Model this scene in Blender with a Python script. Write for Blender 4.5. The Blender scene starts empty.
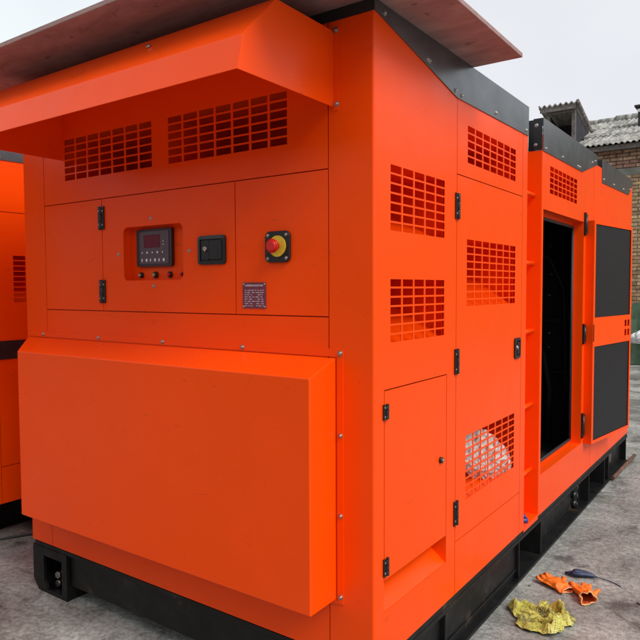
import bpy, bmesh, math, random
from mathutils import Vector, Matrix, noise
random.seed(7)
S = bpy.context.scene
col = S.collection
R = math.radians
ZO = 0.055                      # every height below is measured from the frame; the ground sits 0.055 lower

# ------------------------------------------------------------------ camera
yaw, pitch, roll, fpx = -0.61666, -0.048385, -0.003993, 651.54
fw = Vector((math.sin(yaw)*math.cos(pitch), math.cos(yaw)*math.cos(pitch), math.sin(pitch)))
rt = Vector((math.cos(yaw), -math.sin(yaw), 0)); up = rt.cross(fw)
r2 = math.cos(roll)*rt + math.sin(roll)*up; u2 = -math.sin(roll)*rt + math.cos(roll)*up
cam = bpy.data.cameras.new('camera'); co = bpy.data.objects.new('camera', cam); col.objects.link(co)
M = Matrix.Identity(4)
for i in range(3):
    M[i][0], M[i][1], M[i][2] = r2[i], u2[i], -fw[i]
M.translation = Vector((1.0328, -1.7464, 1.4077 + ZO))
co.matrix_world = M
cam.sensor_width = 36; cam.lens = fpx/640*36; cam.clip_start = 0.05; cam.clip_end = 2000
S.camera = co

# ------------------------------------------------------------------ world, sun, exposure
SUN_EL, SUN_AZ = R(46), R(105)       # azimuth from +Y towards +X
w = bpy.data.worlds.new('World'); S.world = w; w.use_nodes = True
nt = w.node_tree; nt.nodes.clear()
out = nt.nodes.new('ShaderNodeOutputWorld'); bg = nt.nodes.new('ShaderNodeBackground')
sky = nt.nodes.new('ShaderNodeTexSky'); sky.sky_type = 'NISHITA'; sky.sun_disc = False
sky.sun_elevation = SUN_EL; sky.sun_rotation = SUN_AZ; sky.air_density = 1.0; sky.dust_density = 3.0; sky.ozone_density = 1.0
hsv = nt.nodes.new('ShaderNodeHueSaturation'); hsv.inputs['Saturation'].default_value = 0.12
mixc = nt.nodes.new('ShaderNodeMix'); mixc.data_type = 'RGBA'; mixc.inputs[0].default_value = 0.72
tc = nt.nodes.new('ShaderNodeTexCoord')
nz = nt.nodes.new('ShaderNodeTexNoise'); nz.inputs['Scale'].default_value = 1.6; nz.inputs['Detail'].default_value = 5
cr = nt.nodes.new('ShaderNodeValToRGB')
cr.color_ramp.elements[0].position = 0.3; cr.color_ramp.elements[0].color = (5.7, 5.85, 6.35, 1)
cr.color_ramp.elements[1].position = 0.75; cr.color_ramp.elements[1].color = (7.3, 7.45, 7.8, 1)
nt.links.new(tc.outputs['Generated'], nz.inputs['Vector']); nt.links.new(nz.outputs['Fac'], cr.inputs['Fac'])
nt.links.new(sky.outputs[0], hsv.inputs['Color'])
sx = nt.nodes.new('ShaderNodeSeparateXYZ'); nt.links.new(tc.outputs['Generated'], sx.inputs[0])
gr = nt.nodes.new('ShaderNodeValToRGB'); gr.color_ramp.elements[0].position = 0.0; gr.color_ramp.elements[0].color = (1.0, 1.0, 1.0, 1)
gr.color_ramp.elements[1].position = 1.0; gr.color_ramp.elements[1].color = (1.14, 1.22, 1.18, 1)   # thinner cloud towards the west
mr = nt.nodes.new('ShaderNodeMapRange'); mr.inputs[1].default_value = -0.3; mr.inputs[2].default_value = -0.9
nt.links.new(sx.outputs['X'], mr.inputs[0]); nt.links.new(mr.outputs[0], gr.inputs['Fac'])
mg = nt.nodes.new('ShaderNodeMix'); mg.data_type = 'RGBA'; mg.blend_type = 'MULTIPLY'; mg.inputs[0].default_value = 1
nt.links.new(cr.outputs[0], mg.inputs[6]); nt.links.new(gr.outputs[0], mg.inputs[7])
nt.links.new(hsv.outputs[0], mixc.inputs[6]); nt.links.new(mg.outputs[2], mixc.inputs[7])
nt.links.new(mixc.outputs[2], bg.inputs['Color']); bg.inputs['Strength'].default_value = 0.088
nt.links.new(bg.outputs[0], out.inputs[0])
sun = bpy.data.lights.new('sun', 'SUN'); sun.energy = 1.4; sun.angle = R(28); sun.color = (1, 0.97, 0.93)
so = bpy.data.objects.new('sun', sun); col.objects.link(so)
sd = Vector((math.sin(SUN_AZ)*math.cos(SUN_EL), math.cos(SUN_AZ)*math.cos(SUN_EL), math.sin(SUN_EL)))
so.rotation_euler = sd.to_track_quat('Z', 'Y').to_euler()
S.view_settings.view_transform = 'Standard'; S.view_settings.look = 'None'
S.view_settings.gamma = 1; S.view_settings.use_curve_mapping = False
S.view_settings.exposure = 0.70

# ------------------------------------------------------------------ materials
def nodes(name):
    m = bpy.data.materials.new(name); m.use_nodes = True
    t = m.node_tree; return m, t, t.nodes['Principled BSDF']
def N(t, kind, **kw):
    n = t.nodes.new(kind)
    for k, v in kw.items():
        if k in n.inputs: n.inputs[k].default_value = v
        else: setattr(n, k, v)
    return n
def ramp(t, fac, stops):
    n = t.nodes.new('ShaderNodeValToRGB'); e = n.color_ramp.elements
    while len(e) < len(stops): e.new(0.5)
    for el, (p, c) in zip(e, stops):
        el.position = p; el.color = (*c, 1) if len(c) == 3 else c
    t.links.new(fac, n.inputs['Fac']); return n.outputs[0]
def pos(t): return N(t, 'ShaderNodeNewGeometry').outputs['Position']
def mix(t, a, b, fac, mode='MIX'):
    n = t.nodes.new('ShaderNodeMix'); n.data_type = 'RGBA'; n.blend_type = mode
    for sock, v in ((0, fac), (6, a), (7, b)):
        if hasattr(v, 'links'): t.links.new(v, n.inputs[sock])
        else: n.inputs[sock].default_value = v if sock == 0 else (*v, 1)
    return n.outputs[2]
def noi(t, scale, detail=4, vec=None, rough=0.55, dist=0):
    n = N(t, 'ShaderNodeTexNoise', Scale=scale, Detail=detail, Roughness=rough, Distortion=dist)
    t.links.new(vec if vec is not None else pos(t), n.inputs['Vector']); return n.outputs['Fac']
def bump(t, b, h, strength, dist):
    n = N(t, 'ShaderNodeBump', Strength=strength, Distance=dist)
    t.links.new(h, n.inputs['Height']); t.links.new(n.outputs[0], b.inputs['Normal'])
def lin(*c): return tuple(((x/255)/12.92 if x/255 <= .04045 else ((x/255+.055)/1.055)**2.4) for x in c)
def simple(name, c, rough=0.5, metal=0.0, var=0.15, scale=8, spec=0.5):
    m, t, b = nodes(name)
    f = noi(t, scale)
    b.inputs['Roughness'].default_value = rough; b.inputs['Metallic'].default_value = metal
    b.inputs['Specular IOR Level'].default_value = spec
    t.links.new(ramp(t, f, [(0.3, tuple(x*(1-var) for x in c)), (0.7, tuple(min(1, x*(1+var)) for x in c))]), b.inputs['Base Color'])
    return m

def mk_orange(name, base):
    m, t, b = nodes(name)
    p = pos(t)
    f = noi(t, 1.1, 3, p)
    c1 = ramp(t, f, [(0.3, tuple(x*0.95 for x in base)), (0.7, tuple(x*1.03 for x in base))])
    # scuffs: thin dark streaks and dusty smears that belong to the paint
    mp = N(t, 'ShaderNodeMapping'); mp.inputs['Scale'].default_value = (2.0, 2.0, 5.5); mp.inputs['Rotation'].default_value = (0.3, 0.5, 0.2)
    t.links.new(p, mp.inputs['Vector'])
    s = noi(t, 5.0, 6, mp.outputs[0], 0.7, 0.8)
    sm = ramp(t, s, [(0.63, (0, 0, 0)), (0.74, (1, 1, 1))])
    k = N(t, 'ShaderNodeMath', operation='MULTIPLY'); k.inputs[1].default_value = 0.32
    t.links.new(sm, k.inputs[0])
    c2 = mix(t, c1, (0.16, 0.03, 0.015), k.outputs[0])
    # grime settled low on the panels near the ground
    t.links.new(c2, b.inputs['Base Color'])
    r = noi(t, 7, 5, p, 0.65)
    rr = ramp(t, r, [(0.3, (0.26,)*3), (0.75, (0.40,)*3)])
    t.links.new(rr, b.inputs['Roughness'])
    b.inputs['Specular IOR Level'].default_value = 0.22
    h = N(t, 'ShaderNodeMath', operation='ADD')
    h1 = noi(t, 2.2, 2, p); h2 = N(t, 'ShaderNodeMath', operation='MULTIPLY'); h2.inputs[1].default_value = 0.012
    t.links.new(noi(t, 420, 2, p), h2.inputs[0]); t.links.new(h1, h.inputs[0]); t.links.new(h2.outputs[0], h.inputs[1])
    bump(t, b, h.outputs[0], 0.5, 0.014)
    return m
ORANGE = mk_orange('orange_paint', (0.97, 0.073, 0.0006))
BLACKP = simple('black_paint', (0.016, 0.017, 0.019), 0.42, 0, 0.3, 12)
FOAM = simple('black_lining', (0.018, 0.018, 0.020), 0.9, 0, 0.3, 30, 0.2)
PLASTIC = simple('black_plastic', (0.013, 0.013, 0.015), 0.35, 0, 0.2, 60)
CHROME = simple('bright_steel', (0.50, 0.48, 0.45), 0.38, 1.0, 0.15, 90)
RUBBER = simple('rubber_seal', (0.02, 0.02, 0.021), 0.6, 0, 0.2, 40)

m, t, b = nodes('grey_trim_sheet'); GREY = m
t.links.new(ramp(t, noi(t, 5, 5), [(0.3, (0.13, 0.14, 0.147)), (0.7, (0.17, 0.182, 0.19))]), b.inputs['Base Color'])
b.inputs['Metallic'].default_value = 0.75
t.links.new(ramp(t, noi(t, 9, 5), [(0.3, (0.26,)*3), (0.7, (0.36,)*3)]), b.inputs['Roughness'])
b.inputs['Specular IOR Level'].default_value = 0.75
bump(t, b, noi(t, 3, 2), 0.4, 0.006)

m, t, b = nodes('skid_steel'); SKID = m
s1 = ramp(t, noi(t, 6, 6, None, 0.7), [(0.35, (0.004, 0.0044, 0.005)), (0.60, (0.009, 0.009, 0.0085)), (0.74, (0.060, 0.038, 0.024))])
t.links.new(s1, b.inputs['Base Color'])
t.links.new(ramp(t, noi(t, 14, 5), [(0.3, (0.35,)*3), (0.7, (0.62,)*3)]), b.inputs['Roughness']); b.inputs['Specular IOR Level'].default_value = 0.3
bump(t, b, noi(t, 40, 4), 0.25, 0.003)

# perforated black liner of the door
m, t, b = nodes('perforated_liner'); PERF = m
tcn = N(t, 'ShaderNodeTexCoord'); sp = N(t, 'ShaderNodeSeparateXYZ'); t.links.new(tcn.outputs['Object'], sp.inputs[0])
def sinw(sock, pitch, ph=0.0):
    a = N(t, 'ShaderNodeMath', operation='MULTIPLY'); a.inputs[1].default_value = 2*math.pi/pitch; t.links.new(sock, a.inputs[0])
    s_ = N(t, 'ShaderNodeMath', operation='SINE'); t.links.new(a.outputs[0], s_.inputs[0]); return s_.outputs[0]
mu = N(t, 'ShaderNodeMath', operation='MULTIPLY'); t.links.new(sinw(sp.outputs['Y'], 0.034), mu.inputs[0]); t.links.new(sinw(sp.outputs['Z'], 0.034), mu.inputs[1])
hole = ramp(t, mu.outputs[0], [(0.0, (0, 0, 0)), (0.16, (1, 1, 1))])
t.links.new(mix(t, (0.018, 0.019, 0.022), (0.0015, 0.0015, 0.002), hole), b.inputs['Base Color'])
b.inputs['Roughness'].default_value = 0.5; b.inputs['Specular IOR Level'].default_value = 0.3
inv = N(t, 'ShaderNodeMath', operation='SUBTRACT'); inv.inputs[0].default_value = 1; t.links.new(hole, inv.inputs[1])
bump(t, b, inv.outputs[0], 0.6, 0.003)

# plywood
m, t, b = nodes('weathered_plywood'); PLY = m
mp = N(t, 'ShaderNodeMapping'); mp.inputs['Scale'].default_value = (1.2, 4, 4); mp.inputs['Rotation'].default_value = (0, 0, 0.25); t.links.new(pos(t), mp.inputs['Vector'])
g = noi(t, 3.5, 8, mp.outputs[0], 0.65, 0.6)
c1 = ramp(t, g, [(0.3, (0.26, 0.150, 0.140)), (0.55, (0.37, 0.225, 0.205)), (0.8, (0.46, 0.31, 0.28))])
st = ramp(t, noi(t, 22, 4, None, 0.6), [(0.62, (0, 0, 0)), (0.74, (0.7, 0.7, 0.7))])
t.links.new(mix(t, c1, (0.09, 0.055, 0.055), st), b.inputs['Base Color'])
b.inputs['Roughness'].default_value = 0.8; bump(t, b, g, 0.3, 0.004)

# concrete yard
m, t, b = nodes('worn_concrete'); CONC = m
p = pos(t)
big = noi(t, 0.8, 8, p, 0.68, 0.7); mid = noi(t, 3.2, 8, p, 0.72, 0.6); fine = noi(t, 38, 5, p, 0.7)
c = ramp(t, mid, [(0.30, (0.23, 0.232, 0.217)), (0.50, (0.30, 0.303, 0.283)), (0.70, (0.40, 0.402, 0.38))])
c = mix(t, c, ramp(t, fine, [(0.38, (0.58,)*3), (0.62, (1.32,)*3)]), 0.75, 'MULTIPLY')
c = mix(t, c, ramp(t, big, [(0.38, (0.46, 0.465, 0.45)), (0.58, (1.15, 1.15, 1.12))]), 0.9, 'MULTIPLY')
oil = ramp(t, noi(t, 2.3, 8, p, 0.70, 1.2), [(0.54, (0, 0, 0)), (0.64, (0.80,)*3)])
c = mix(t, c, (0.055, 0.054, 0.048), oil)
mp = N(t, 'ShaderNodeMapping'); mp.inputs['Rotation'].default_value = (0, 0, 0.6); mp.inputs['Scale'].default_value = (1, 9, 1); t.links.new(p, mp.inputs['Vector'])
strk = ramp(t, noi(t, 3.0, 7, mp.outputs[0], 0.7, 0.8), [(0.60, (0, 0, 0)), (0.72, (0.5,)*3)])
c = mix(t, c, (0.50, 0.50, 0.47), strk)
fl = ramp(t, noi(t, 120, 3, p, 0.6), [(0.62, (0, 0, 0)), (0.70, (0.7,)*3)])
c = mix(t, c, (0.48, 0.47, 0.44), fl)
fd = ramp(t, noi(t, 75, 4, p, 0.7), [(0.60, (0, 0, 0)), (0.68, (0.7,)*3)])
c = mix(t, c, (0.06, 0.058, 0.052), fd)
vo = N(t, 'ShaderNodeTexVoronoi', feature='DISTANCE_TO_EDGE'); vo.inputs['Scale'].default_value = 0.8
dv = N(t, 'ShaderNodeVectorMath', operation='ADD'); ns = N(t, 'ShaderNodeTexNoise', Scale=2.5, Detail=5); t.links.new(p, ns.inputs['Vector'])
t.links.new(p, dv.inputs[0]); t.links.new(ns.outputs['Color'], dv.inputs[1]); t.links.new(dv.outputs[0], vo.inputs['Vector'])
crk = ramp(t, vo.outputs['Distance'], [(0.0, (0.45,)*3), (0.005, (0, 0, 0))])
c = mix(t, c, (0.05, 0.048, 0.042), crk)
t.links.new(c, b.inputs['Base Color'])
t.links.new(ramp(t, big, [(0.40, (0.30,)*3), (0.56, (0.75,)*3)]), b.inputs['Roughness'])
ad = N(t, 'ShaderNodeMath', operation='ADD'); t.links.new(mid, ad.inputs[0]); t.links.new(fine, ad.inputs[1])
bump(t, b, ad.outputs[0], 0.6, 0.010)

def mk_brick(name, c1, c2, mortar, light):
    m, t, b = nodes(name)
    sp = N(t, 'ShaderNodeSeparateXYZ'); t.links.new(pos(t), sp.inputs[0])
    ax = N(t, 'ShaderNodeMath', operation='ADD'); t.links.new(sp.outputs['X'], ax.inputs[0]); t.links.new(sp.outputs['Y'], ax.inputs[1])
    cb = N(t, 'ShaderNodeCombineXYZ'); t.links.new(ax.outputs[0], cb.inputs[0]); t.links.new(sp.outputs['Z'], cb.inputs[1])
    wob = N(t, 'ShaderNodeTexNoise', Scale=6, Detail=3); t.links.new(cb.outputs[0], wob.inputs['Vector'])
    wm = N(t, 'ShaderNodeVectorMath', operation='MULTIPLY_ADD'); wm.inputs[1].default_value = (0.02, 0.012, 0); t.links.new(wob.outputs['Color'], wm.inputs[0]); t.links.new(cb.outputs[0], wm.inputs[2])
    br = N(t, 'ShaderNodeTexBrick'); t.links.new(wm.outputs[0], br.inputs['Vector'])
    br.inputs['Scale'].default_value = 1; br.inputs['Brick Width'].default_value = 0.25; br.inputs['Row Height'].default_value = 0.075
    br.inputs['Mortar Size'].default_value = 0.009; br.inputs['Mortar Smooth'].default_value = 0.2
    br.inputs['Color1'].default_value = (*c1, 1); br.inputs['Color2'].default_value = (*c2, 1); br.inputs['Mortar'].default_value = (*mortar, 1)
    d = ramp(t, noi(t, 9, 7, None, 0.75), [(0.38, (0.45, 0.42, 0.40)), (0.60, (1.25, 1.25, 1.2))])
    c = mix(t, br.outputs['Color'], d, 0.8, 'MULTIPLY')
    e = ramp(t, noi(t, 2.5, 7, None, 0.75), [(0.60, (0, 0, 0)), (0.72, (0.6,)*3)])
    c = mix(t, c, light, e)
    t.links.new(c, b.inputs['Base Color']); b.inputs['Roughness'].default_value = 0.9
    iv = N(t, 'ShaderNodeMath', operation='SUBTRACT'); iv.inputs[0].default_value = 1; t.links.new(br.outputs['Fac'], iv.inputs[1])
    bump(t, b, iv.outputs[0], 0.8, 0.012)
    return m
BRICK_UP = mk_brick('tan_brick', (0.56, 0.38, 0.25), (0.34, 0.18, 0.13), (0.07, 0.055, 0.045), (0.58, 0.52, 0.46))
BRICK_LO = mk_brick('yellow_brick', (0.52, 0.37, 0.20), (0.34, 0.20, 0.11), (0.10, 0.085, 0.06), (0.5, 0.45, 0.33))
m, t, b = nodes('old_cement_roof'); ROOF = m
mp = N(t, 'ShaderNodeMapping'); mp.inputs['Scale'].default_value = (5, 1.2, 1.2); t.links.new(pos(t), mp.inputs['Vector'])
c = ramp(t, noi(t, 1.9, 7, mp.outputs[0], 0.7), [(0.36, (0.10, 0.10, 0.085)), (0.5, (0.27, 0.265, 0.235)), (0.66, (0.46, 0.45, 0.42))])
c = mix(t, c, (0.20, 0.13, 0.09), ramp(t, noi(t, 1.5, 6, mp.outputs[0], 0.7), [(0.6, (0, 0, 0)), (0.75, (0.6,)*3)]))
t.links.new(c, b.inputs['Base Color']); b.inputs['Roughness'].default_value = 0.95
BAND = simple('cement_band', (0.20, 0.205, 0.175), 0.9, 0, 0.35, 5)
WOOD = simple('old_grey_wood', (0.16, 0.14, 0.125), 0.85, 0, 0.35, 14)
DARKIN = simple('dark_boards', (0.030, 0.028, 0.034), 0.9, 0, 0.4, 10)
TARP = simple('green_tarpaulin', (0.045, 0.095, 0.050), 0.6, 0, 0.35, 6)
WHITE = simple('white_sheet', (0.80, 0.80, 0.80), 0.5, 0, 0.05, 5)
GLOVE = simple('orange_rubber_glove', (0.88, 0.19, 0.012), 0.55, 0, 0.15, 45)
GLOVEIN = simple('glove_lining', (0.62, 0.10, 0.02), 0.8, 0, 0.2, 45)
GLOVERIM = simple('glove_cuff_rim', (0.80, 0.42, 0.17), 0.7, 0, 0.1, 45)
BLUE = simple('dark_blue_rubber', (0.018, 0.03, 0.075), 0.45, 0, 0.3, 40)
BLUECAP = simple('blue_plastic', (0.03, 0.04, 0.22), 0.4, 0, 0.2, 40)
RED = simple('red_plastic', (0.62, 0.015, 0.012), 0.35, 0, 0.1, 60)
YELLOW = simple('yellow_plastic', (0.75, 0.52, 0.03), 0.45, 0, 0.1, 60)
BRASS = simple('brass', (0.55, 0.38, 0.12), 0.35, 1, 0.1, 60)
CTRL = simple('controller_face', (0.035, 0.018, 0.026), 0.4, 0, 0.15, 60)
CTRLP = simple('controller_panel', (0.085, 0.060, 0.078), 0.45, 0, 0.1, 60)
SCREEN = simple('controller_screen', (0.14, 0.022, 0.040), 0.12, 0, 0.1, 60)
KEYS = simple('key_marks', (0.85, 0.75, 0.78), 0.5, 0, 0.1, 60)
PLATE = simple('nameplate_metal', (0.20, 0.045, 0.075), 0.35, 0.2, 0.2, 60)
PLATEM = simple('nameplate_marks', (0.48, 0.40, 0.45), 0.4, 0.3, 0.2, 60)

m, t, b = nodes('yellow_cloth'); CLOTH = m
c = ramp(t, noi(t, 16, 5, None, 0.6), [(0.3, (0.40, 0.37, 0.06)), (0.5, (0.66, 0.61, 0.14)), (0.72, (0.78, 0.74, 0.30))])
c = mix(t, c, (0.10, 0.095, 0.05), ramp(t, noi(t, 11, 6, None, 0.7), [(0.52, (0, 0, 0)), (0.60, (0.85,)*3)]))
t.links.new(c, b.inputs['Base Color']); b.inputs['Roughness'].default_value = 0.9
bump(t, b, noi(t, 260, 3), 0.5, 0.002)
m, t, b = nodes('crumpled_plastic'); BAGM = m
t.links.new(ramp(t, noi(t, 22, 6, None, 0.7), [(0.3, (0.70, 0.60, 0.52)), (0.45, (0.90, 0.84, 0.78)), (0.62, (0.93, 0.91, 0.89)), (0.75, (0.62, 0.45, 0.46))]), b.inputs['Base Color'])
b.inputs['Roughness'].default_value = 0.22; b.inputs['Specular IOR Level'].default_value = 0.7; b.inputs['Transmission Weight'].default_value = 0.35
vb = N(t, 'ShaderNodeTexVoronoi', feature='DISTANCE_TO_EDGE'); vb.inputs['Scale'].default_value = 26; t.links.new(pos(t), vb.inputs['Vector'])
bump(t, b, vb.outputs['Distance'], 0.9, 0.012)

# ------------------------------------------------------------------ mesh helpers
class MB:
    def __init__(s): s.v = []; s.f = []; s.mi = []; s.m = 0; s.sm = []; s.smooth = False
    def q(s, *pts):
        n = len(s.v); s.v += [tuple(p) for p in pts]; s.f.append(tuple(range(n, n+len(pts)))); s.mi.append(s.m); s.sm.append(s.smooth)
    def box(s, x0, x1, y0, y1, z0, z1):
        n = len(s.v)
        s.v += [(x, y, z) for z in (z0, z1) for y in (y0, y1) for x in (x0, x1)]
        for f in ((0, 2, 3, 1), (4, 5, 7, 6), (0, 1, 5, 4), (2, 6, 7, 3), (0, 4, 6, 2), (1, 3, 7, 5)):
            s.f.append(tuple(n+i for i in f)); s.mi.append(s.m); s.sm.append(s.smooth)
    def ext(s, poly, d):
        """closed prism: polygon of 3-D points moved along vector d"""
        k = len(poly); n = len(s.v); d = Vector(d)
        s.v += [tuple(p) for p in poly] + [tuple(Vector(p)+d) for p in poly]
        s.f.append(tuple(range(n, n+k))); s.f.append(tuple(reversed(range(n+k, n+2*k))))
        for i in range(k):
            j = (i+1) % k; s.f.append((n+i, n+j, n+k+j, n+k+i))
        s.mi += [s.m]*(k+2); s.sm += [False, False] + [s.smooth]*k
    def cyl(s, a, b, ra, rb=None, n=20, caps=True):
        a, b = Vector(a), Vector(b); rb = ra if rb is None else rb
        ax = (b-a).normalized(); u = ax.orthogonal().normalized(); w_ = ax.cross(u)
        k = len(s.v)
        for c, r in ((a, ra), (b, rb)):
            s.v += [tuple(c + r*(math.cos(2*math.pi*i/n)*u + math.sin(2*math.pi*i/n)*w_)) for i in range(n)]
        for i in range(n):
            j = (i+1) % n; s.f.append((k+i, k+j, k+n+j, k+n+i)); s.mi.append(s.m); s.sm.append(True)
        if caps:
            s.f.append(tuple(reversed(range(k, k+n)))); s.f.append(tuple(range(k+n, k+2*n))); s.mi += [s.m]*2; s.sm += [False]*2
    def tube(s, pts, rad, n=10, caps=True):
        pts = [Vector(p) for p in pts]; k0 = len(s.v); prev = None
        for i, p in enumerate(pts):
            tg = (pts[min(i+1, len(pts)-1)] - pts[max(i-1, 0)]).normalized()
            u = tg.orthogonal().normalized() if prev is None else (prev - prev.dot(tg)*tg).normalized()
            prev = u; w_ = tg.cross(u); r = rad[i] if isinstance(rad, (list, tuple)) else rad
            s.v += [tuple(p + r*(math.cos(2*math.pi*a/n)*u + math.sin(2*math.pi*a/n)*w_)) for a in range(n)]
        for i in range(len(pts)-1):
            for a in range(n):
                c = (a+1) % n; k = k0+i*n
                s.f.append((k+a, k+c, k+n+c, k+n+a)); s.mi.append(s.m); s.sm.append(True)
        if caps:
            s.f.append(tuple(reversed(range(k0, k0+n)))); e = k0+(len(pts)-1)*n; s.f.append(tuple(range(e, e+n))); s.mi += [s.m]*2; s.sm += [False]*2
    def build(s, name, mats, parent=None, bevel=0, seg=2, off=(0, 0, 0), loc=None):
        me = bpy.data.meshes.new(name)
        vs = [Vector(v)+Vector(off)+Vector((0, 0, ZO)) for v in s.v]
        if loc is None:
            lo = [min(v[i] for v in vs) for i in range(3)]; hi = [max(v[i] for v in vs) for i in range(3)]
            c = Vector(((lo[0]+hi[0])/2, (lo[1]+hi[1])/2, lo[2]))
        else: c = Vector(loc)
        me.from_pydata([tuple(v-c) for v in vs], [], s.f)
        mats = mats if isinstance(mats, (list, tuple)) else [mats]
        for m_ in mats: me.materials.append(m_)
        me.polygons.foreach_set('material_index', s.mi); me.polygons.foreach_set('use_smooth', s.sm)
        me.update()
        bm = bmesh.new(); bm.from_mesh(me); bmesh.ops.recalc_face_normals(bm, faces=bm.faces); bm.to_mesh(me); bm.free()
        o = bpy.data.objects.new(name, me); col.objects.link(o)
        if parent is not None:
            o.parent = parent; o.location = c - wloc(parent)
        else: o.location = c
        if bevel:
            b_ = o.modifiers.new('bevel', 'BEVEL'); b_.width = bevel; b_.segments = seg; b_.limit_method = 'ANGLE'; b_.angle_limit = R(25)
        return o
def wloc(o):
    l = Vector(o.location)
    while o.parent: o = o.parent; l += Vector(o.location)
    return l
def empty(name, loc):
    e = bpy.data.objects.new(name, None); col.objects.link(e); e.location = loc; e.empty_display_size = 0.2; return e
def tag(o, label=None, cat=None, group=None, kind=None):
    if label: o['label'] = label
    if cat: o['category'] = cat
    if group: o['group'] = group
    if kind: o['kind'] = kind
    return o

# planar sheet with rectangular holes. frame('f') : u=X, v=Z, outward = -Y ; frame('s') : u=Y, v=Z, outward = +X
def P3(fr, u, v, w_, d=0.0):
    return (u, d-w_, v) if fr == 'f' else (d+w_, u, v)
def vent_holes(u0, u1, v0, v1, nc, nr, bu=0.0100, bv=0.0062):
    cu = (u1-u0+bu)/nc; cv = (v1-v0+bv)/nr
    return [(u0+i*cu, u0+i*cu+cu-bu, v0+j*cv, v0+j*cv+cv-bv) for i in range(nc) for j in range(nr)]
def sheet(mb, fr, u0, u1, v0, v1, holes=(), w0=-0.003, w1=0.0, d=0.0):
    us = {round(u0, 5), round(u1, 5)}; vs = {round(v0, 5), round(v1, 5)}
    for a, b_, c, e in holes:
        us |= {round(a, 5), round(b_, 5)}; vs |= {round(c, 5), round(e, 5)}
    us = sorted(x for x in us if u0-1e-6 <= x <= u1+1e-6); vs = sorted(x for x in vs if v0-1e-6 <= x <= v1+1e-6)
    def solid(i, j):
        if i < 0 or j < 0 or i >= len(us)-1 or j >= len(vs)-1: return False
        x, y = (us[i]+us[i+1])/2, (vs[j]+vs[j+1])/2
        return not any(a < x < b_ and c < y < e for a, b_, c, e in holes)
    idx = {}
    def V_(i, j, k):
        key = (i, j, k)
        if key not in idx:
            idx[key] = len(mb.v); mb.v.append(P3(fr, us[i], vs[j], (w0, w1)[k], d))
        return idx[key]
    def F(*a): mb.f.append(a); mb.mi.append(mb.m); mb.sm.append(False)
    for i in range(len(us)-1):
        for j in range(len(vs)-1):
            if not solid(i, j): continue
            F(V_(i, j, 1), V_(i+1, j, 1), V_(i+1, j+1, 1), V_(i, j+1, 1))
            F(V_(i, j, 0), V_(i, j+1, 0), V_(i+1, j+1, 0), V_(i+1, j, 0))
            if not solid(i-1, j): F(V_(i, j, 0), V_(i, j, 1), V_(i, j+1, 1), V_(i, j+1, 0))
            if not solid(i+1, j): F(V_(i+1, j, 0), V_(i+1, j+1, 0), V_(i+1, j+1, 1), V_(i+1, j, 1))
            if not solid(i, j-1): F(V_(i, j, 0), V_(i+1, j, 0), V_(i+1, j, 1), V_(i, j, 1))
            if not solid(i, j+1): F(V_(i, j+1, 0), V_(i, j+1, 1), V_(i+1, j+1, 1), V_(i+1, j+1, 0))
def duct(mb, fr, u0, u1, v0, v1, depth, d=0.0):
    """open-fronted box behind a vent with a floor that slopes up and inwards"""
    g = 0.012; w0 = -0.0165; a = -0.03; b_ = -depth
    u0 -= g; u1 += g if fr == 'f' else 0.05; v0 -= g; v1 += g
    P = lambda u, v, w_: P3(fr, u, v, w_, d)
    ft = v0 + (v1-v0)*0.72
    mb.q(P(u0, v0, w0), P(u1, v0, w0), P(u1, ft, b_), P(u0, ft, b_))
    mb.q(P(u0, ft, b_), P(u1, ft, b_), P(u1, v1, b_), P(u0, v1, b_))
    mb.q(P(u0, v1, w0), P(u1, v1, w0), P(u1, v1, b_), P(u0, v1, b_))
    mb.q(P(u0, v0, w0), P(u0, ft, b_), P(u0, v1, b_), P(u0, v1, w0))
    mb.q(P(u1, v0, w0), P(u1, ft, b_), P(u1, v1, b_), P(u1, v1, w0))
def rrect(u0, u1, v0, v1, r, n=6):
    pts = []
    for cx, cy, a0 in ((u1-r, v1-r, 0), (u0+r, v1-r, 90), (u0+r, v0+r, 180), (u1-r, v0+r, 270)):
        for i in range(n+1):
            a = R(a0+90*i/n); pts.append((cx+r*math.cos(a), cy+r*math.sin(a)))
    return pts

_screw = {}
def screw(parent, fr, u, v, w_=0.0, r=0.0075, d=0.0, name='screw', mt=None):
    mt = mt or CHROME
    key = (fr, round(r, 5), mt.name)
    if key not in _screw:
        mb = MB(); mb.smooth = True
        mb.cyl(P3(fr, 0, 0, 0), P3(fr, 0, 0, 0.0015), r*1.35, r*1.3, 16)
        mb.cyl(P3(fr, 0, 0, 0.0015), P3(fr, 0, 0, r*0.55), r, r*0.9, 12)
        mb.cyl(P3(fr, 0, 0, r*0.55), P3(fr, 0, 0, r*0.85), r*0.9, r*0.45, 12)
        o = mb.build(name, mt, parent, loc=(0, 0, ZO)); _screw[key] = o
    else:
        o = _screw[key].copy(); col.objects.link(o); o.name = name; o.parent = parent
    o.location = Vector(P3(fr, u, v, w_, d)) + Vector((0, 0, ZO)) - wloc(parent)
    return o

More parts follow.
